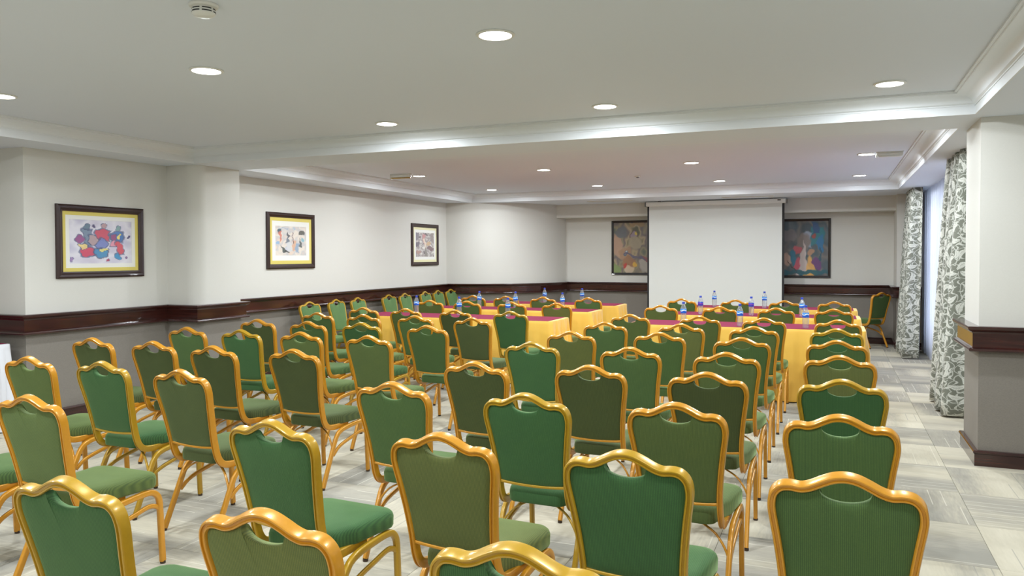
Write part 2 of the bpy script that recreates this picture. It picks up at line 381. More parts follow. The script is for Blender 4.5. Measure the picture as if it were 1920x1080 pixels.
mb.box(1.9, 2.1, YW0, 6.32, -.1, HT); mb.box(1.45, 1.7, 13.1, 13.7, -.1, HT); mb.box(1.45, 1.7, 8.9, 13.1, 2.43, HT); mb.box(1.45, 1.7, 8.9, 13.1, -.1, .1)
struct('wall_right', mb.me('wall_right'), WALL)
struct('wall_front', MB().box(XW0-.2, 2.1, YW0-.2, YW0, -.1, HT).me('wall_front'), WALL)

# ceiling: soffit with two trays, the broad beam between them
T1 = (-6.16, .905, -1.2, 6.17); T2 = (-6.1, .885, 6.8, 12.72)
xs = (XW0, T1[0], T2[0], T2[1], T1[1], 2.1); mb = MB()
mb.box(XW0-.2, 2.1, YW0-.2, YB+.25, ZC, ZC+.2)
for x0, x1, y0, y1 in ((XW0, T1[0], YW0, T1[3]), (T1[1], 2.1, YW0, T1[3]), (T1[0], T1[1], YW0, T1[2]), (XW0, 2.1, T1[3], T2[2]),
                       (XW0, T2[0], T2[2], T2[3]), (T2[1], 2.1, T2[2], T2[3]), (XW0, 2.1, T2[3], YB+.05)):
    mb.box(x0, x1, y0, y1, ZS, ZC+.05)
struct('ceiling', mb.me('ceiling'), CEIL)
CORN = [(-.001, ZS), (-.001, ZC), (.155, ZC), (.155, ZC-.012), (.138, ZC-.012), (.136, ZC-.02)]
for k in range(7):
    a = R(90*k/6); CORN.append((.03+.1*(1-math.sin(a)), ZC-.022-.05*(1-math.cos(a))))
CORN += [(.022, ZC-.076), (.016, ZC-.08), (.016, ZC-.088), (.01, ZC-.088), (.01, ZS)]
for k, T in enumerate((T1, T2)):
    v = []; f = []; m = len(CORN)
    for d, z in CORN: v += [(T[0]+d, T[2]+d, z), (T[1]-d, T[2]+d, z), (T[1]-d, T[3]-d, z), (T[0]+d, T[3]-d, z)]
    for j in range(m):
        for i in range(4): f.append((j*4+i, j*4+(i+1) % 4, ((j+1) % m)*4+(i+1) % 4, ((j+1) % m)*4+i))
    struct('trim_%d' % (k+1), mesh('cornice', v, f, True, 28), TRIM)
DADO = [(-.07, DB+.01), (.05, DB), (.066, DB+.004), (.07, DB+.014), (.066, DB+.024), (.052, DB+.03), (.044, DB+.034), (.044, DT-.05), (.05, DT-.038), (.066, DT-.03), (.074, DT-.022), (.078, DT-.01), (.074, DT), (-.07, DT)]
BASE = [(-.07, 0), (.022, 0), (.022, .085), (.03, .09), (.032, .1), (.026, .11), (-.07, .112)]
for k, (nm, P) in enumerate((('left', PL), ('far_left', [(XL, 6.84), (XL, CCY-RC)]+arc[1:]), ('back', [arc[-1]]+PB[len(arc):]), ('right', PR))):
    struct('trim_%d' % (k+3), rail(P, DADO, 'dado_rail'), WOOD)
    struct('baseboard_'+nm, rail(P, BASE, 'baseboard'), WOOD)
# window behind the sheer
win = tag(bpy.data.objects.new('window_1', None), kind='structure'); COL.objects.link(win); win.location = (1.55, 8.9, .1)
mb = MB()
for a in ((0, 4.2, 0, .06), (0, 4.2, 2.27, 2.33)): mb.box(-.03, .03, a[0], a[1], a[2], a[3])
for y in (0, 1.38, 2.76, 4.14): mb.box(-.03, .03, y, y+.06, 0.06, 2.27)
link('window_frame', mb.me('window_frame'), ALU, win)
for y in (.06, 1.44, 2.82): link('window_pane', MB().box(-.004, .004, y, y+1.32, .06, 2.27).me('window_pane'), GLASS, win)

# ------------------------------------------------------------------ ceiling lamps
ring_me = MB().lathe([(.098, 0), (.1, -.004), (.094, -.009), (.083, -.009), (.081, -.002), (.081, 0)], 32, caps=False).me('trim_ring', True, 40)
lens_me = MB().lathe([(.081, -.002), (.081, -.0045), (.06, -.006)], 32).me('lens', True, 40)
def downlight(x, y, label):
    t = thing('downlight', label, 'ceiling light', (x, y, ZC), 0, 'recessed round ceiling lights')
    link('trim_ring', ring_me, PVC, t); link('lens', lens_me, LENS, t)
    ld = bpy.data.lights.new('lamp', 'AREA'); ld.shape = 'DISK'; ld.size = .15; ld.energy = LAMP_W; ld.color = LAMP_COL; ld.spread = R(LAMP_SPREAD)
    lo = bpy.data.objects.new('lamp', ld); COL.objects.link(lo); lo.parent = t; lo.location = (0, 0, -.012)
    ld = bpy.data.lights.new('reflector_beam', 'SPOT'); ld.energy = SPOT_W; ld.color = LAMP_COL; ld.spot_size = R(LAMP_CUT); ld.spot_blend = .06; ld.shadow_soft_size = .03
    lo = bpy.data.objects.new('reflector_beam', ld); COL.objects.link(lo); lo.parent = t; lo.location = (0, 0, -.02)
LX = (-5.31, -3.47, -1.58, .33)
cn = ('left-hand', 'centre-left', 'centre-right', 'right-hand')
for j, (y, rn) in enumerate(((-.6, 'above the camera, out of view,'), (1.55, 'in the row nearest the camera'), (3.58, 'in the near row of the front tray'),
                             (5.6, 'beside the beam in front tray'), (7.6, 'in the rear tray just behind the beam'), (9.4, 'in the near row of the rear tray'), (11.86, 'in the last row by the screen'))):
    for i, x in enumerate(LX):
        if (j == 3 and i == 0): continue
        downlight(x, y, 'round white ceiling downlight, %s, %s' % (cn[i], rn))

# ------------------------------------------------------------------ the banquet chair
def backy(z):           # lean of the back: y of the back plane at height z
    T = [(.38, -.165), (.42, -.185), (.5, -.21), (.62, -.235), (.78, -.272), (.905, -.30)]
    for (z0, y0), (z1, y1) in zip(T, T[1:]):
        if z <= z1 or z1 == .905: return y0+(y1-y0)*(z-z0)/(z1-z0)
half = [(.166, .05, .374), (.166, -.05, .374), (.166, -.115, .376), (.166, -.163, .392), (.1655, -.193, .435), (.1655, None, .52), (.174, None, .62), (.186, None, .71),
        (.196, None, .775), (.1965, None, .806), (.19, None, .832), (.172, None, .8505), (.146, None, .8555), (.117, None, .853), (.09, None, .8605), (.06, None, .876), (.03, None, .889), (0, None, .8935)]
half = [(x*.979, backy(z) if y is None else y, z) for x, y, z in half]
fr_pts = catmull(half+[(-x, y, z) for x, y, z in half[-2::-1]], 4)
FP = [(.011, -.0155), (.011, .012), (.0085, .0165), (.0045, .017), (.0032, .0122), (-.0032, .0122), (-.0045, .017), (-.0085, .0165), (-.011, .012), (-.011, -.0155), (-.008, -.0185), (.008, -.0185)]
FP = [(a, -b) for a, b in FP]
frame_me = sweep(fr_pts, FP, (1, 0, 0), 'back_frame', True, 38)
# upholstered back panel: outline in (x, z) following the inside of the frame, hand-hold scooped out at the top
inner = []
hp = [p for p in catmull(half, 4)]
for p in hp:
    if p.z > .512 and p.y < -.19: inner.append((p.x, p.z))
def inset(q, d):
    out = []
    for i, p in enumerate(q):
        a = Vector(q[max(i-1, 0)]); b = Vector(q[min(i+1, len(q)-1)]); t = (b-a).normalized(); n = Vector((-t.y, t.x))
        out.append(Vector(p)+n*d)
    return out
ins = inset(inner, .0085)
side = [p for p in ins if p.x > .066]
SX = side[-1].x; SZ = side[-1].y
scoop = [Vector((SX*math.cos(R(a)), SZ-.041*math.sin(R(a))**.8)) for a in range(10, 91, 10)]
right = side+scoop
zb = .489
bot = [Vector((.153*k/4, zb-.010*(1-(k/4)**2))) for k in range(0, 4)]        # sagging lower edge, from the centre outwards
hr = bot+[Vector((.152, zb+.004))]+right
outline = hr+[Vector((-p.x, p.y)) for p in hr[-2:0:-1]]
def panel(outline, name, tf, tb):
    cz = .67; v = []; f = []; n = len(outline)
    rings = [(1, 0.002), (.992, .6), (.96, .85), (.86, 1.0), (.6, 1.12), (.3, 1.18)]
    def put(s, off):
        for p in outline:
            x = p.x*s; z = cz+(p.y-cz)*s; v.append((x, backy(z)+off, z))
    for s, k in rings: put(s, k*tf)
    for s, k in rings: put(s, -k*tb)
    m = len(rings)
    for b in (0, m):
        for i in range(m-1):
            for k in range(n): f.append(((b+i)*n+k, (b+i)*n+(k+1) % n, (b+i+1)*n+(k+1) % n, (b+i+1)*n+k))
    for k in range(n): f.append((k, (k+1) % n, m*n+(k+1) % n, m*n+k))
    v.append((0, backy(cz)+tf*1.2, cz)); v.append((0, backy(cz)-tb*1.2, cz))
    for k in range(n):
        f.append(((m-1)*n+k, (m-1)*n+(k+1) % n, len(v)-2)); f.append(((2*m-1)*n+k, (2*m-1)*n+(k+1) % n, len(v)-1))
    return mesh(name, v, f, True, 75)
back_me = panel(outline, 'backrest', .024, .012)
rail_me = sweep([(x, backy(.488-.010*(1-(x/.158)**2)), .487-.010*(1-(x/.158)**2)) for x in [-.156+.312*k/14 for k in range(15)]], rrect(.013, .026, .004), (0, 0, 1), 'back_rail')
def seat_mesh():
    out = []
    w0, w1, y0, y1 = .138, .2, -.186, .235
    def corner(cx, cy, r, a0):
        for k in range(7):
            a = R(a0+90*k/6); out.append(Vector((cx+r*math.cos(a), cy+r*math.sin(a))))
    corner(w1-.06, y1-.06, .06, 0); corner(-w1+.06, y1-.06, .06, 90); out.append(Vector((-.182, -.02))); corner(-w0+.045, y0+.045, .045, 180); corner(w0-.045, y0+.045, .045, 270); out.append(Vector((.182, -.02)))
    n = len(out); v = []; f = []
    lv = [(.93, .386), (.985, .388), (1, .395), (1.004, .43), (.985, .444), (.95, .452), (.85, .459), (.6, .4635), (.3, .465)]
    for s, z in lv:
        for p in out: v.append((p.x*s, .015+(p.y-.015)*s, z))
    for i in range(len(lv)-1):
        for k in range(n): f.append((i*n+k, i*n+(k+1) % n, (i+1)*n+(k+1) % n, (i+1)*n+k))
    f.append(tuple(range(n))); v.append((0, .015, .4655)); c = len(v)-1
    for k in range(n): f.append(((len(lv)-1)*n+k, (len(lv)-1)*n+(k+1) % n, c))
    return mesh('seat', v, f, True, 60)
seat_me = seat_mesh()
TUBE = rrect(.022, .029, .006, 2)
def legs(s):
    F = catmull([(.191*s, .245, .012), (.19*s, .239, .14), (.19*s, .233, .26), (.19*s, .227, .318), (.19*s, .21, .348), (.19*s, .178, .366), (.19*s, .12, .368), (.19*s, .03, .362)], 4)
    B = catmull([(.19*s, .03, .362), (.19*s, -.03, .354), (.19*s, -.075, .338), (.19*s, -.103, .31), (.19*s, -.122, .275), (.19*s, -.175, .16), (.191*s, -.243, .012)], 4)
    G = catmull([(.19*s, .23, .275), (.19*s, .2, .294), (.19*s, .16, .3), (.19*s, .08, .284), (.19*s, -.02, .262), (.19*s, -.085, .238), (.19*s, -.134, .2), (.184*s, -.148, .215)][:7], 4)
    return sweep(F, TUBE, (s, 0, 0), 'leg'), sweep(B, TUBE, (s, 0, 0), 'leg'), sweep(G, rrect(.013, .022, .003, 1), (s, 0, 0), 'brace')
glide_me = MB().lathe([(.0125, 0), (.0135, .004), (.0125, .014)], 10).me('foot_glide', True, 40)
def diag(s):
    return sweep(catmull([(.19*s, -.14, .235), (.17*s, -.135, .285), (.13*s, -.12, .335), (.07*s, -.1, .366), (.03*s, -.09, .382)], 3), rrect(.014, .008, .002, 1), (0, 1, 0), 'cross_brace')
chair0 = thing('banquet_chair', 'x', 'chair', (0, 0, 0))
link('backrest', back_me, FAB, chair0); link('seat', seat_me, FAB, chair0); link('back_frame', frame_me, GOLD, chair0); link('back_rail', rail_me, GOLD, chair0)
for s in (1, -1):
    a, b, c = legs(s)
    for m_, y in ((a, .245), (b, -.243)):
        L = link('leg', m_, GOLD, chair0); q = link('foot_glide', glide_me, GLIDE, L); q.location = (.191*s, y, 0)
    link('brace', c, GOLD, chair0); link('cross_brace', diag(s), GOLD, chair0)
index_kids(chair0)
FABC = {'O': ('olive green', rgb(84, 102, 58)), 'D': ('dark olive green', rgb(72, 84, 50)), 'E': ('emerald green', rgb(58, 98, 60)), 'M': ('mid green', rgb(74, 102, 60)), 'L': ('lit-tinted green', rgb(92, 128, 84)), 'K': ('khaki green', rgb(98, 108, 62))}  # L paints the lit fronts of the wall chairs into their fabric colour
ORG = rgb(204, 142, 34); YLW = rgb(184, 144, 32)
used = [False]
def chair(x, y, rz, kind, label, group):
    o = copy_tree(chair0) if used[0] else chair0
    used[0] = True
    f = Vector((-math.sin(rz), math.cos(rz)))
    o.location = (x+f.x*.30, y+f.y*.30, 0); o.rotation_euler = (0, 0, rz); o['label'] = label; o['group'] = group; o['category'] = 'chair'
    fc = FABC[kind][1]; k = random.uniform(.93, 1.07)
    gc = YLW if kind in 'EL' else ORG; gk = random.uniform(.93, 1.06)
    st = list(o.children) if False else None
    stack = [c for c in BYPARENT(o)]
    for c in stack:
        c.color = (fc[0]*k*.9, fc[1]*k*.88, fc[2]*k*.88, 1) if c.name.split('.')[0] in ('backrest', 'seat') else (gc[0]*gk, gc[1]*gk, gc[2]*gk, 1)
    return o
def BYPARENT(o):
    return list(o.children)
# (column from the window side, row from the camera, x and y of the crown)
CH = [(0,1,0.034,2.273,-0.3),(0,2,0.027,3.102,0.0),(0,3,0.041,3.996,0.0),(0,4,0.037,4.948,0.0),(0,5,0.026,5.82,0.0),(0,6,0.026,6.746,0.0),(0,7,0.041,7.679,0.0),(0,8,0.006,9.232,0.0),(0,9,0.014,10.727,0.0),(1,0,-0.606,1.454,-1.2),(1,1,-0.584,2.287,-1.9),(1,2,-0.585,3.113,-1.1),(1,3,-0.592,3.99,-0.4),(1,4,-0.605,4.858,-0.2),(1,5,-0.612,5.782,0.0),(1,6,-0.614,6.731,0.0),(1,7,-0.61,7.687,0.0),(1,8,-0.599,9.218,0.0),(1,9,-0.59,10.722,-0.1),(2,0,-1.235,1.43,-1.1),(2,1,-1.218,2.285,-2.9),(2,2,-1.232,3.089,-1.7),(2,3,-1.221,4.013,-1.7),(2,4,-1.221,4.911,-0.7),(2,5,-1.246,5.946,0.2),(2,6,-1.227,6.762,-0.2),(2,7,-1.213,7.691,-0.4),(2,8,-1.223,9.223,-0.2),(2,9,-1.214,10.72,-0.1),(3,0,-1.919,1.44,-0.1),(3,1,-1.893,2.235,-3.5),(3,2,-1.929,3.132,-2.1),(3,3,-1.865,3.913,-3.3),(3,4,-1.929,4.961,-1.0),(3,5,-1.912,5.773,-1.0),(3,6,-1.891,6.689,-0.7),(3,7,-1.908,7.681,-0.1),(3,8,-1.915,9.227,-0.4),(3,9,-1.938,10.74,-0.6),(4,1,-3.216,2.254,-0.1),(4,2,-3.192,3.07,-3.8),(4,3,-3.206,4.018,-2.3),(4,4,-3.235,4.927,-1.3),(4,5,-3.237,5.839,-1.9),(4,6,-3.229,6.722,-1.0),(4,7,-3.221,7.661,-1.0),(4,8,-3.244,9.229,-0.5),(4,9,-3.23,10.545,-0.1),(5,1,-3.9,2.26,0.0),(5,2,-3.866,3.149,-0.5),(5,3,-3.838,3.977,-2.5),(5,4,-3.892,4.967,-1.9),(5,5,-3.933,5.879,0.3),(5,6,-3.888,6.77,-0.4),(5,7,-3.877,7.638,-1.8),(5,8,-3.868,9.245,-0.3),(5,9,-3.907,10.526,-0.2),(6,2,-4.467,3.14,0.5),(6,3,-4.446,4.039,-0.4),(6,4,-4.474,4.946,-0.5),(6,5,-4.463,5.803,-0.2),(6,6,-4.464,6.712,-0.2),(6,7,-4.503,7.629,0.0),(6,8,-4.509,9.233,-0.2),(6,9,-4.5,10.538,0.0),(7,3,-5.059,4.047,-0.2),(7,4,-5.066,4.958,-0.7),(7,5,-5.073,5.835,-0.4),(7,6,-5.076,6.767,0.0),(7,7,-5.077,7.641,-0.3),(7,8,-5.073,9.242,-0.1),(7,9,-5.042,10.541,-0.1)]
KIND = {(0,1):'M',(0,2):'M',(0,3):'E',(0,4):'K',(0,5):'M',(0,6):'E',(0,7):'O',(0,8):'M',(1,0):'E',(1,1):'E',(1,2):'O',(1,3):'D',(1,4):'O',(2,0):'K',(2,1):'K',(2,2):'E',(2,3):'D',(2,4):'M',(2,5):'M',(2,6):'K',(2,8):'O',(3,0):'E',(3,1):'E',(3,2):'M',(3,3):'D',(3,4):'E',(3,5):'K',(3,6):'M',(3,7):'O',
        (4,1):'O',(4,2):'D',(4,3):'D',(4,4):'O',(4,5):'M',(4,6):'D',(4,7):'E',(4,8):'K',(4,9):'M',(5,2):'E',(5,3):'D',(5,4):'O',(5,5):'E',(5,6):'M',(5,7):'D',(6,2):'O',(6,3):'D',(6,4):'E',(6,5):'M',(6,6):'O',(7,3):'D',(7,4):'M',(7,5):'D',(7,6):'M',(6,9):'O',(5,9):'O'}
ORD = ['first', 'second', 'third', 'fourth', 'fifth', 'sixth', 'seventh']
RC_ = ['at the window-side end', 'second from the window side', 'third from the window side', 'beside the centre aisle']
LC_ = ['beside the centre aisle', 'second from the aisle', 'third from the aisle', 'at the wall-side end']
for i, j, x, y, th in CH:
    k = KIND.get((i, j), 'MO'[(i+j) % 2]); blk = 'right block' if i < 4 else 'left block'
    row = (ORD[j]+' row from camera') if j < 7 else {7: 'nearest table', 8: 'middle table', 9: 'farthest table'}[j]
    lab = '%s banquet chair, %s, %s, %s' % (FABC[k][0], blk, row, (RC_[i] if i < 4 else LC_[i-4]))
    chair(x, y, R(th+random.uniform(-.4, .4)), k, lab, 'green banquet chairs facing the projection screen')
WY = [8.37, 8.96, 9.49, 10.34, 10.83, 11.5, 11.96, 12.45]
for n, y in enumerate(WY):
    place = 'nearest the camera' if n == 0 else 'farthest from the camera' if n == 7 else ORD[n]+' from the camera'
    chair(-6.41, y, R(-90+random.uniform(-4, 4)), 'L', 'lit-tinted green banquet chair backed against the left wall, %s in its line' % place, 'banquet chairs lined up along the left wall')
chair(.72, 13.62, R(46), 'M', 'lone green banquet chair turned sideways in the back right corner', 'single chair by the back wall')

# ------------------------------------------------------------------ tables, cloths
def cloth_mesh(x0, x1, y0, y1, zt, zb, seed, amp=.014):
    rnd = random.Random(seed); P = []
    r = .02
    def seg(a, b, n, nx, ny, endk):
        for k in range(n): t = k/n; P.append((a[0]+(b[0]-a[0])*t, a[1]+(b[1]-a[1])*t, nx, ny, endk))
    L = x1-x0; D = y1-y0; nl = int(L/.028); nd = int(D/.02)
    seg((x0+r, y0), (x1-r, y0), nl, 0, -1, .8); seg((x1-r, y0), (x1, y0+r), 3, .7, -.7, 1); seg((x1, y0+r), (x1, y1-r), nd, 1, 0, 1.7); seg((x1, y1-r), (x1-r, y1), 3, .7, .7, 1)
    seg((x1-r, y1), (x0+r, y1), nl, 0, 1, .8); seg((x0+r, y1), (x0, y1-r), 3, -.7, .7, 1); seg((x0, y1-r), (x0, y0+r), nd, -1, 0, 1.7); seg((x0, y0+r), (x0+r, y0), 3, -.7, -.7, 1)
    n = len(P); ph = []
    s = 0; last = P[0]; f1, f2, f3 = [rnd.uniform(0, 6.28) for _ in range(3)]
    for p in P:
        s += math.hypot(p[0]-last[0], p[1]-last[1]); last = p
        w = (math.sin(s*2*math.pi/.19+f1+1.3*math.sin(s*2.1+f2))+.6*math.sin(s*2*math.pi/.083+f3+math.sin(s*3.7)))
        ph.append(w*p[4])
    lv = [0, .012, .05, .14, .3, .5, .75, 1]; v = []; f = []
    for i, t in enumerate(lv):
        z = zt-(zt-zb)*t
        for p, w in zip(P, ph):
            a = amp*min(1, t*3.2)*(.65+.6*t)
            out = (.0 if i == 0 else .004+.014*t)+a*(w+1.1)
            v.append((p[0]+p[2]*out, p[1]+p[3]*out, z-(0 if t < 1 else 0)))
    for i in range(len(lv)-1):
        for k in range(n): f.append((i*n+k, i*n+(k+1) % n, (i+1)*n+(k+1) % n, (i+1)*n+k))
    f.append(tuple(range(n)))
    return mesh('tablecloth', v, f, True, 60)
def table(x0, x1, y0, y1, where, seed, cm=YEL, cn='yellow', grp=True, topper=True):
    t = thing('conference_table', 'long folding table hidden under the %s cloth, %s' % (cn, where), 'table', ((x0+x1)/2, (y0+y1)/2, 0), 0, 'conference tables under cloths')
    hx, hy = (x1-x0)/2, (y1-y0)/2
    link('tabletop', bevel(MB().box(-hx+.006, hx-.006, -hy+.006, hy-.006, .715, .744).me('tabletop'), .004, 1), PLY, t)
    for sx in (-1, 1):
        for sy in (-1, 1): link('leg', MB().lathe([(.014, 0), (.014, .715)], 10, (sx*(hx-.12), sy*(hy-.08), 0)).me('leg', True, 40), STEEL, t)
    c = link('tablecloth', cloth_mesh(x0, x1, y0, y1, .748, .012, seed), cm)
    tag(c, 'floor-length %s cloth with pleated skirt on the %s' % (cn, where), 'tablecloth', 'table cloths')
    if topper:
        tp = link('table_topper', bevel(MB().box(x0+.012, x1-.045, y0+.004, y1-.004, .748, .7515).me('table_topper'), .0012, 1), MAR)
        tag(tp, 'flat maroon runner laid along the top of the %s' % where, 'table runner', 'maroon runners')
LT = (-5.62, -2.98); RT = (-2.1, .3)
TY = ((8.33, 8.95), (9.86, 10.42), (11.33, 11.9))
for n, nm in enumerate(('nearest', 'middle', 'farthest')):
    table(LT[0], LT[1], TY[n][0]+(0, .02, -.08)[n], TY[n][1]+(0, .02, -.08)[n], '%s left-hand table' % nm, 11+n)
    table(RT[0], RT[1], TY[n][0], TY[n][1], '%s right-hand table' % nm, 21+n)
table(-8.1, -6.6, 3.85, 4.5, 'side table in the left alcove', 31, WHITE_CLOTH, 'white')

# ------------------------------------------------------------------ bottles
bprof = [(.0, .002), (.024, 0), (.031, .004), (.0325, .02), (.0305, .05), (.0325, .085), (.0315, .11), (.0325, .15), (.0305, .168), (.022, .192), (.0145, .206), (.0135, .216), (.0145, .218)]
bott_me = MB().lathe(bprof, 20, caps=False).me('bottle_body', True, 60)
water_me = None
cap_me = MB().lathe([(.0152, .214), (.0155, .216), (.0152, .234), (.0135, .2365)], 16).me('cap', True, 40)
lab_me = MB().lathe([(.0334, .112), (.0336, .114), (.0336, .158), (.0326, .16)], 20, caps=False).me('bottle_label', True, 40)
b0 = thing('water_bottle', 'x', 'bottle', (0, 0, 0)); link('bottle_body', bott_me, BOTTLE, b0); link('cap', cap_me, CAP, b0); link('bottle_label', lab_me, LABB, b0)
b0.empty_display_size = .02
b1 = thing('water_bottle', 'x', 'bottle', (0, 0, 0)); link('bottle_body', bott_me, BOTTLE, b1); link('cap', cap_me, CAP, b1)
lp_me = lab_me.copy(); lp_me.materials.clear(); link('bottle_label', lp_me, LABP, b1)
index_kids(b0); index_kids(b1)
BO = [(0, -5.02, 8.8, 'left-hand, nearest', 'left'), (0, -4.36, 8.72, 'left-hand, nearest', 'middle'), (0, -3.70, 8.74, 'left-hand, nearest', 'right'),
      (0, -4.77, 10.2, 'left-hand, middle', 'left'), (0, -4.22, 10.25, 'left-hand, middle', 'middle'), (0, -3.49, 10.2, 'left-hand, middle', 'right'),
      (0, -4.27, 11.6, 'left-hand, farthest', 'left'), (0, -3.66, 11.65, 'left-hand, farthest', 'right'),
      (0, -1.53, 8.6, 'right-hand, nearest', 'left'), (0, -.91, 8.44, 'right-hand, nearest', 'middle'), (0, -.26, 8.44, 'right-hand, nearest', 'right'),
      (1, -1.56, 9.98, 'right-hand, middle', 'left'), (1, -.94, 9.98, 'right-hand, middle', 'middle'), (0, -.35, 9.97, 'right-hand, middle', 'right'),
      (0, -1.6, 11.5, 'right-hand, farthest', 'left'), (0, -.9, 11.45, 'right-hand, farthest', 'right')]
first = [True, True]
for k, x, y, tb, pos in BO:
    src = (b0, b1)[k]
    o = src if first[k] else copy_tree(src); first[k] = False
    o.location = (x, y, .7515); o.rotation_euler = (0, 0, random.uniform(0, 6))
    side_, rank = tb.split(', ')
    o['label'] = '%s bottle of water with blue cap, %s one on the %s %s table' % ('purple-labelled' if k else 'blue-labelled', pos, rank, side_)
    o['group'] = 'water bottles on the tables'

# ------------------------------------------------------------------ projection screen
SY = 13.72
t = thing('projection_screen', 'pull-down white projection screen with black side borders on the back wall', 'screen', ((-3.07-.775)/2, SY, 0))
hw = (3.07-.775)/2
link('housing', bevel(MB().box(-hw-.035, hw+.035, -.05, .05, 2.375, 2.452).me('housing'), .012, 3), PVC, t)
for s in (-1, 1):
    link('hanger', MB().box(s*(hw-.2)-.02, s*(hw-.2)+.02, -.03, .03, 2.452, 2.47).me('hanger'), STEEL, t)
    link('end_cap', bevel(MB().box(s*(hw+.045)-.012, s*(hw+.045)+.012, -.053, .053, 2.37, 2.456).me('end_cap'), .006, 2), GREYG, t)
link('screen_sheet', MB().box(-hw+.02, hw-.025, -.022, -.02, .44, 2.38).me('screen_sheet'), SCREEN, t)
for a, b in ((-hw-.012, -hw+.02), (hw-.025, hw+.012)): link('border', MB().box(a, b, -.0225, -.0195, .44, 2.38).me('border'), BLACK, t)
link('bottom_bar', bevel(MB().box(-hw-.012, hw+.012, -.033, -.009, .41, .44).me('bottom_bar'), .005, 2), BLACK, t)
link('badge', MB().box(hw-.1, hw-.045, -.0515, -.05, 2.42, 2.436).me('badge'), DARK, t)

# ------------------------------------------------------------------ framed pictures (built facing -Y in local space, then turned)
def ringmesh(w, h, prof, name):
    v = []; f = []; m = len(prof)
    for d, y in prof: v += [(-w/2+d, y, -h/2+d), (w/2-d, y, -h/2+d), (w/2-d, y, h/2-d), (-w/2+d, y, h/2-d)]
    for j in range(m):
        for i in range(4): f.append((j*4+i, j*4+(i+1) % 4, ((j+1) % m)*4+(i+1) % 4, ((j+1) % m)*4+i))
    return mesh(name, v, f)
def paint(w, h, nx, ny, fn, name):
    v = [(-w/2+w*i/nx, 0, -h/2+h*j/ny) for j in range(ny+1) for i in range(nx+1)]
    f = [(j*(nx+1)+i, j*(nx+1)+i+1, (j+1)*(nx+1)+i+1, (j+1)*(nx+1)+i) for j in range(ny) for i in range(nx)]
    me = bpy.data.meshes.new(name); me.from_pydata(v, [], f)
    at = me.color_attributes.new('paint', 'FLOAT_COLOR', 'CORNER'); dat = []
    for j in range(ny):
        for i in range(nx):
            c = fn((i+.5)/nx, (j+.5)/ny)
            dat += list(rgb(*c))*4
    at.data.foreach_set('color', dat); return me
def mixc(a, b, k): return tuple(x+(y-x)*k for x, y in zip(a, b))
def shapes_fn(bgf, shapes, outline=None):
    def fn(u0, v0):
        u = u0+.018*math.sin(17*v0+5*u0)+.01*math.sin(41*v0-23*u0); v = v0+.018*math.sin(19*u0-7*v0)+.01*math.sin(37*u0+29*v0)
        c = bgf(u, v)
        for s in shapes:
            typ, cx, cy, rx, ry, rot, colr = s[:7]
            du, dv = u-cx, v-cy; ca, sa = math.cos(R(rot)), math.sin(R(rot)); a = (du*ca+dv*sa)/rx; b = (-du*sa+dv*ca)/ry
            if typ == 'e': d = math.hypot(a, b)
            elif typ == 'r': d = max(abs(a), abs(b))
            else: d = max(-b, abs(a)*1.6+b*.6)      # wedge
            if d < 1:
                k = 1 if d < .82 else (1-d)/.18*.6+.4
                c2 = colr if not outline or d < .8 else outline
                c = mixc(c, c2, k*.92)
        return c
    return fn
def noise_bg(cols, seed, f=3.0):
    rnd = random.Random(seed); ph = [(rnd.uniform(1, f*2), rnd.uniform(1, f*2), rnd.uniform(0, 6)) for _ in range(6)]
    def fn(u, v):
        s = sum(math.sin(a*u*3+b*v*3*(1 if i % 2 else -1)+p) for i, (a, b, p) in enumerate(ph))/6
        t = min(.999, max(0, .5+s*.9))*(len(cols)-1); i = int(t)
        return mixc(cols[i], cols[i+1], t-i)
    return fn
P1 = shapes_fn(noise_bg([(200, 192, 208), (222, 218, 226), (192, 186, 206)], 1), [
    ('e', .27, .82, .06, .08, 0, (88, 112, 128)), ('e', .52, .86, .055, .08, 0, (176, 138, 140)), ('e', .76, .83, .055, .075, 0, (118, 152, 150)),
    ('r', .3, .6, .09, .2, 8, (110, 128, 150)), ('r', .52, .66, .13, .14, -5, (196, 58, 78)), ('e', .76, .62, .13, .16, 20, (52, 104, 170)),
    ('e', .15, .55, .075, .11, 0, (142, 62, 122)), ('e', .36, .54, .09, .16, 10, (180, 150, 150)), ('e', .27, .27, .14, .15, -20, (202, 54, 82)), ('r', .23, .4, .07, .07, 30, (234, 206, 128)),
    ('e', .5, .44, .1, .15, 0, (110, 122, 184)), ('e', .5, .25, .14, .13, 15, (58, 132, 178)), ('r', .55, .33, .08, .03, 10, (232, 216, 120)), ('e', .68, .46, .07, .1, 0, (220, 140, 158)),
    ('r', .79, .36, .06, .17, 20, (206, 66, 76)), ('e', .76, .17, .065, .08, 0, (48, 134, 184)), ('e', .71, .62, .06, .1, 10, (150, 60, 108)), ('r', .8, .62, .025, .07, -10, (236, 212, 96)),
    ('e', .37, .88, .025, .045, 20, (70, 58, 100)), ('e', .95, .64, .025, .035, 0, (70, 60, 104)), ('e', .05, .1, .035, .05, 0, (150, 120, 170)), ('e', .59, .06, .03, .045, 0, (170, 60, 90)), ('e', .91, .12, .025, .05, 0, (130, 90, 140))], (70, 78, 112))
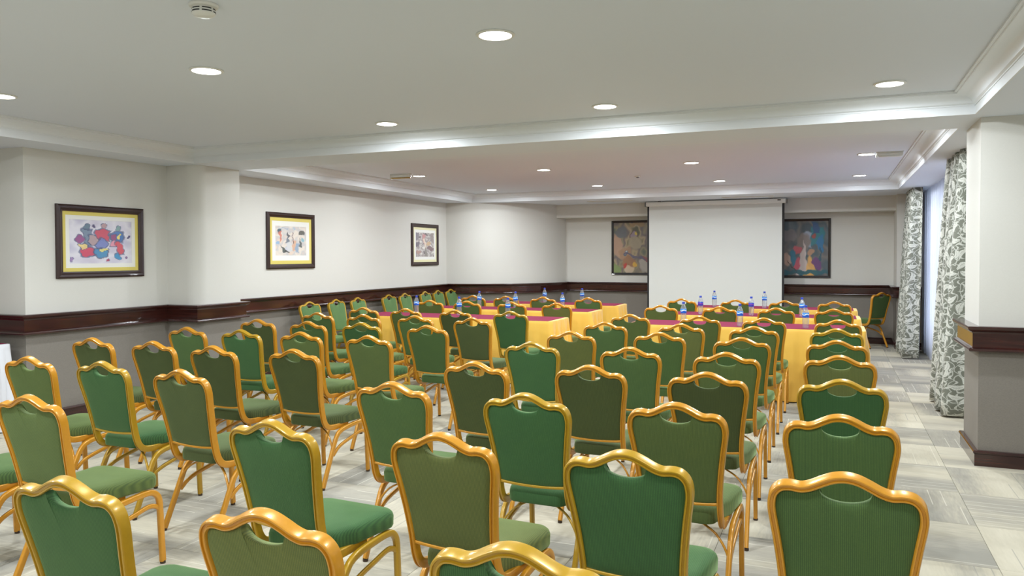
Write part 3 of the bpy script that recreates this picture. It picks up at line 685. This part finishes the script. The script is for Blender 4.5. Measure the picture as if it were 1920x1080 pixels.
P2 = shapes_fn(noise_bg([(212, 200, 192), (226, 214, 200), (196, 192, 192), (222, 202, 186)], 2), [
    ('r', .14, .82, .05, .08, 0, (62, 84, 98)), ('w', .16, .66, .06, .16, 180, (206, 122, 104)), ('r', .09, .42, .07, .04, 0, (140, 172, 206)), ('r', .84, .78, .1, .075, 0, (86, 84, 78)),
    ('w', .42, .7, .05, .09, 20, (88, 88, 94)), ('w', .38, .52, .07, .1, 0, (110, 118, 130)), ('r', .6, .35, .05, .2, 0, (214, 168, 140)), ('r', .7, .26, .06, .16, -6, (142, 162, 184)),
    ('w', .8, .42, .06, .12, 0, (92, 96, 92)), ('e', .9, .55, .06, .06, 0, (132, 178, 190)), ('w', .25, .2, .07, .12, 25, (78, 84, 80)), ('r', .35, .13, .09, .025, 0, (70, 72, 70)),
    ('e', .36, .22, .07, .06, 0, (196, 198, 208)), ('r', .56, .6, .012, .18, 0, (110, 90, 88)), ('e', .6, .9, .03, .05, 0, (168, 186, 200)), ('r', .25, .92, .16, .012, 0, (150, 168, 190)), ('r', .45, .3, .08, .15, 0, (206, 206, 208))])
P3 = shapes_fn(noise_bg([(120, 110, 112), (206, 200, 196), (150, 140, 140), (220, 214, 208)], 3, 4), [
    ('r', .08, .84, .1, .16, 0, (132, 126, 134)), ('w', .44, .76, .1, .2, 180, (196, 140, 140)), ('r', .5, .55, .05, .22, 15, (226, 206, 188)), ('e', .7, .55, .14, .1, 10, (202, 168, 132)),
    ('e', .8, .35, .2, .09, -15, (128, 104, 108)), ('r', .88, .8, .1, .18, 0, (152, 140, 138)), ('w', .55, .2, .1, .2, 0, (140, 134, 128)), ('e', .15, .2, .14, .08, 0, (176, 142, 132)), ('r', .1, .5, .09, .1, 0, (112, 104, 116)), ('e', .52, .95, .05, .03, 0, (80, 80, 84))])
P4 = shapes_fn(noise_bg([(92, 96, 84), (140, 128, 100), (104, 92, 92), (168, 148, 116), (86, 84, 64)], 4, 3), [
    ('e', .08, .55, .14, .25, 10, (178, 142, 118)), ('e', .52, .74, .1, .1, 0, (98, 72, 72)), ('e', .52, .74, .075, .08, 0, (146, 128, 140)), ('e', .56, .77, .025, .045, 0, (198, 172, 64)),
    ('e', .55, .6, .2, .12, 0, (156, 142, 118)), ('e', .3, .38, .16, .14, 20, (164, 128, 100)), ('e', .33, .39, .055, .06, 0, (70, 90, 104)), ('e', .33, .4, .035, .04, 0, (196, 198, 196)),
    ('e', .4, .2, .2, .13, 0, (150, 106, 74)), ('r', .28, .12, .035, .05, 0, (178, 50, 44)), ('e', .53, .17, .055, .07, 0, (204, 160, 58)), ('e', .4, .06, .12, .1, 0, (196, 172, 146)), ('e', .8, .15, .16, .14, 0, (160, 152, 142)),
    ('e', .86, .28, .12, .05, -10, (136, 74, 76)), ('e', .07, .06, .14, .12, 0, (122, 140, 84)), ('r', .6, .97, .22, .04, 0, (150, 122, 84)), ('e', .2, .8, .15, .12, 0, (98, 100, 104)), ('r', .55, .33, .3, .02, -14, (92, 84, 104))])
P5 = shapes_fn(noise_bg([(84, 92, 98), (62, 78, 86), (112, 104, 100), (58, 70, 78)], 5, 2), [
    ('e', .12, .74, .2, .12, 0, (120, 110, 112)), ('r', .75, .72, .16, .16, 0, (18, 112, 124)), ('r', .72, .88, .08, .1, 0, (26, 70, 118)), ('e', .68, .74, .05, .045, 0, (156, 62, 58)), ('e', .83, .58, .08, .16, 0, (10, 104, 156)),
    ('r', .52, .66, .1, .14, 0, (150, 158, 176)), ('r', .42, .58, .14, .2, -35, (124, 108, 102)), ('e', .3, .48, .12, .07, -40, (190, 72, 84)), ('e', .22, .34, .07, .16, 0, (4, 108, 138)), ('e', .3, .2, .07, .14, -20, (196, 70, 92)),
    ('e', .06, .3, .1, .12, 0, (186, 150, 132)), ('w', .45, .12, .2, .32, 0, (204, 184, 178)), ('w', .6, .1, .2, .2, 0, (226, 166, 84)), ('e', .76, .22, .12, .1, -20, (98, 44, 108)), ('e', .6, .44, .09, .06, 0, (178, 132, 100)),
    ('r', .5, .06, .5, .04, 0, (18, 84, 98)), ('r', .18, .16, .16, .01, -40, (56, 44, 44)), ('r', .82, .4, .02, .12, 0, (20, 70, 90))])
def picture(name, label, loc, rz, w, h, fw, fm, mats, fn, nx, ny, grp):
    t = thing(name, label, 'picture', loc, rz, grp)
    link('frame', ringmesh(w, h, [(0, 0), (0, -.022), (fw*.25, -.032), (fw*.55, -.03), (fw*.8, -.02), (fw, -.018), (fw, -.004), (fw, 0)], 'frame'), fm, t)
    d = fw; y = -.010
    for m_, mw, nm in mats:
        link(nm, ringmesh(w, h, [(d-.003, y), (d+mw, y), (d+mw, y+.003), (d-.003, y+.003)], nm), m_, t); d += mw; y += .002
    o = link('print', paint(w-2*d+.004, h-2*d+.004, nx, ny, fn, 'print'), PRINT, t); o.location = (0, y+.001, 0)
    link('backing_board', MB().box(-w/2+.01, w/2-.01, y+.003, -.0005, -h/2+.01, h/2-.01).me('backing_board'), DARK, t)
MATC = plain('cream_mat', rgb(226, 220, 178), .8)
MT = [(MATY, .035, 'outer_mat'), (MATW, .04, 'inner_mat')]
G = 'framed abstract prints'
picture('framed_picture', 'wide framed print of red and blue abstract figures, nearest on left wall', (XL, 5.395, 1.648), R(90), .965, .69, .062, FRW, MT, P1, 84, 60, G)
picture('framed_picture', 'framed pale pastel abstract print in the middle of the left wall', (XL, 8.235, 1.705), R(90), .965, .725, .062, FRW, [(MATY, .045, 'outer_mat'), (MATW, .065, 'inner_mat')], P2, 72, 66, G)
picture('framed_picture', 'framed grey and brown abstract print at far end of left wall', (XL, 11.83, 1.7), R(90), .95, .72, .062, FRW, [(MATC, .04, 'outer_mat'), (MATW, .05, 'inner_mat')], P3, 48, 54, G)
picture('framed_picture', 'black-framed olive and brown abstract painting left of the projection screen', (-3.50, YB, 1.65), 0, .84, 1.03, .042, FRB, [], P4, 60, 72, G)
picture('framed_picture', 'black-framed teal and purple abstract painting right of the projection screen', (-.445, YB, 1.62), 0, .80, 1.03, .042, FRB, [], P5, 60, 72, G)

# ------------------------------------------------------------------ curtains
def curtain(name, y0, y1, waves, xt, xb, at, ab, mat, label, cat, grp, z0=.02, z1=ZS-.004, nz=22, per=14, flare=0.0, seed=0, edge=1):
    n = waves*per; v = []; f = []; uvs = []; rnd = random.Random(seed); ph = [rnd.uniform(.75, 1.25) for _ in range(waves+2)]
    for j in range(nz+1):
        t = j/nz; z = z1+(z0-z1)*t; am = at+(ab-at)*t**.8; xc = xt+(xb-xt)*t**.85
        for i in range(n+1):
            u = i/n; k = ph[int(u*waves)]; yy = y0-flare*t*(1-u)+(y1-y0+flare*t)*u
            a = 2*math.pi*waves*u+.35*math.sin(3*t+u*9+seed)
            v.append((xc+am*k*math.cos(a)+.01*t*math.sin(7*u+seed), yy+.25*am*math.sin(2*a), z))
    for j in range(nz):
        for i in range(n): f.append((j*(n+1)+i, j*(n+1)+i+1, (j+1)*(n+1)+i+1, (j+1)*(n+1)+i))
    me = mesh(name, v, f, True); ul = me.uv_layers.new(name='UVMap'); W_ = (y1-y0)*1.9
    for lp in me.loops:
        vi = lp.vertex_index; ul.data[lp.index].uv = ((vi % (n+1))/n*W_, -(vi//(n+1))/nz*(z1-z0))
    o = link(name, me, mat); tag(o, label, cat, grp)
    md = o.modifiers.new('thickness', 'SOLIDIFY'); md.thickness = .003; md.offset = 0
    return o
curtain('curtain', 8.0, 9.05, 4, 1.13, 1.04, .07, .125, CURT, 'grey leaf-patterned curtain gathered beside the right-hand pillar', 'curtain', 'leaf-patterned curtains', seed=3)
curtain('curtain', 12.35, 13.45, 5, 1.1, 1.03, .06, .11, CURT, 'grey leaf-patterned curtain hanging at the far end of the window', 'curtain', 'leaf-patterned curtains', seed=5)
curtain('sheer_curtain', 8.5, 13.55, 26, 1.29, 1.29, .025, .03, SHEER, 'translucent white sheer hanging over the window between patterned curtains', 'curtain', None, seed=8, per=8, nz=4)

# ------------------------------------------------------------------ small ceiling fittings
def emergency(x, y, rz, lens, label, k=1):
    t = thing('emergency_light', label, 'emergency light', (x, y, ZC), rz, 'emergency lights on the ceiling')
    t.scale = (k, k, k)
    link('mounting_plate', bevel(MB().box(-.17, .17, -.04, .04, -.012, 0).me('mounting_plate'), .003, 1), PVC, t)
    link('body', bevel(MB().box(-.165, .165, -.03, .03, -.055, -.012).me('body'), .008, 2), PVC, t)
    link('diffuser', bevel(MB().box(-.155, .155, -.035, .03, -.072, -.055).me('diffuser'), .006, 2), lens, t)
    link('bracket', MB().add([], []).box(-.185, -.168, -.02, .02, -.075, 0).me('bracket'), PVC, t)
emergency(.56, 9.3, R(0), PVC, 'slim white emergency light beside the right-hand ceiling lamp', .76)
emergency(-5.42, 9.1, R(0), OCHRE, 'slim emergency light with ochre diffuser near the left cornice', .9)
t = thing('smoke_detector', 'round white smoke detector with dark vent slots near the top left', 'smoke detector', (-2.58, 2.65, ZC))
link('base', MB().lathe([(.062, 0), (.064, -.006), (.06, -.014), (.05, -.016)], 32).me('base', True, 40), PVC, t)
link('chamber', MB().lathe([(.046, -.014), (.05, -.03), (.05, -.042), (.04, -.052), (.02, -.056)], 32).me('chamber', True, 40), PVC, t)
for q in range(6):
    for zz, rr in ((-.024, .0492), (-.036, .0508)):
        v = []; f = []
        for k in range(7):
            a = R(q*60+6+48*k/6)
            v += [(rr*math.cos(a), rr*math.sin(a), zz-.0025), (rr*math.cos(a), rr*math.sin(a), zz+.0025), ((rr-.006)*math.cos(a), (rr-.006)*math.sin(a), zz+.0025), ((rr-.006)*math.cos(a), (rr-.006)*math.sin(a), zz-.0025)]
        for k in range(6):
            for e in range(4): f.append((k*4+e, k*4+(e+1) % 4, k*4+4+(e+1) % 4, k*4+4+e))
        link('vent_slot', mesh('vent_slot', v, f), DARK, t)
t = thing('ceiling_sensor', 'tiny round sensor on the rear tray ceiling between the lamps', 'sensor', (-2.54, 10.68, ZC))
link('sensor_base', MB().lathe([(.045, 0), (.045, -.01), (.035, -.014)], 20).me('sensor_base', True, 40), PVC, t)
link('sensor_eye', MB().lathe([(.022, -.012), (.02, -.026), (.01, -.03)], 16).me('sensor_eye', True, 40), GREYG, t)
for x0, x1, w_ in ((-4.05, -3.25, 'left'), (-1.72, -.9, 'right')):
    t = thing('air_grille', 'slim linear air grille in the soffit above the %s side of the screen' % w_, 'air grille', ((x0+x1)/2, 13.25, ZS), 0, 'soffit air grilles')
    h = (x1-x0)/2; mb = MB().box(-h, h, -.07, -.055, -.008, 0); mb.box(-h, h, .055, .07, -.008, 0); mb.box(-h, -h+.015, -.055, .055, -.008, 0); mb.box(h-.015, h, -.055, .055, -.008, 0)
    link('grille_frame', mb.me('grille_frame'), PVC, t); link('dark_slot', MB().box(-h+.015, h-.015, -.055, .055, -.002, 0).me('dark_slot'), DARK, t)
    for y in (-.028, 0, .028): link('slat', MB().box(-h+.015, h-.015, y-.007, y+.007, -.007, -.002).me('slat'), PVC, t)
t = thing('wall_socket', 'small white power socket low on the left wall near its far end', 'socket', (XL, 12.0, .55), R(90))
link('plate', bevel(MB().box(-.04, .04, -.01, 0, -.04, .04).me('plate'), .004, 2), PVC, t)
link('outlet', MB().lathe([(.022, 0), (.022, .002)], 16).me('outlet', True, 40), GREYG, t).location = (0, -.012, 0)
bpy.data.objects['outlet'].rotation_euler = (R(90), 0, 0)
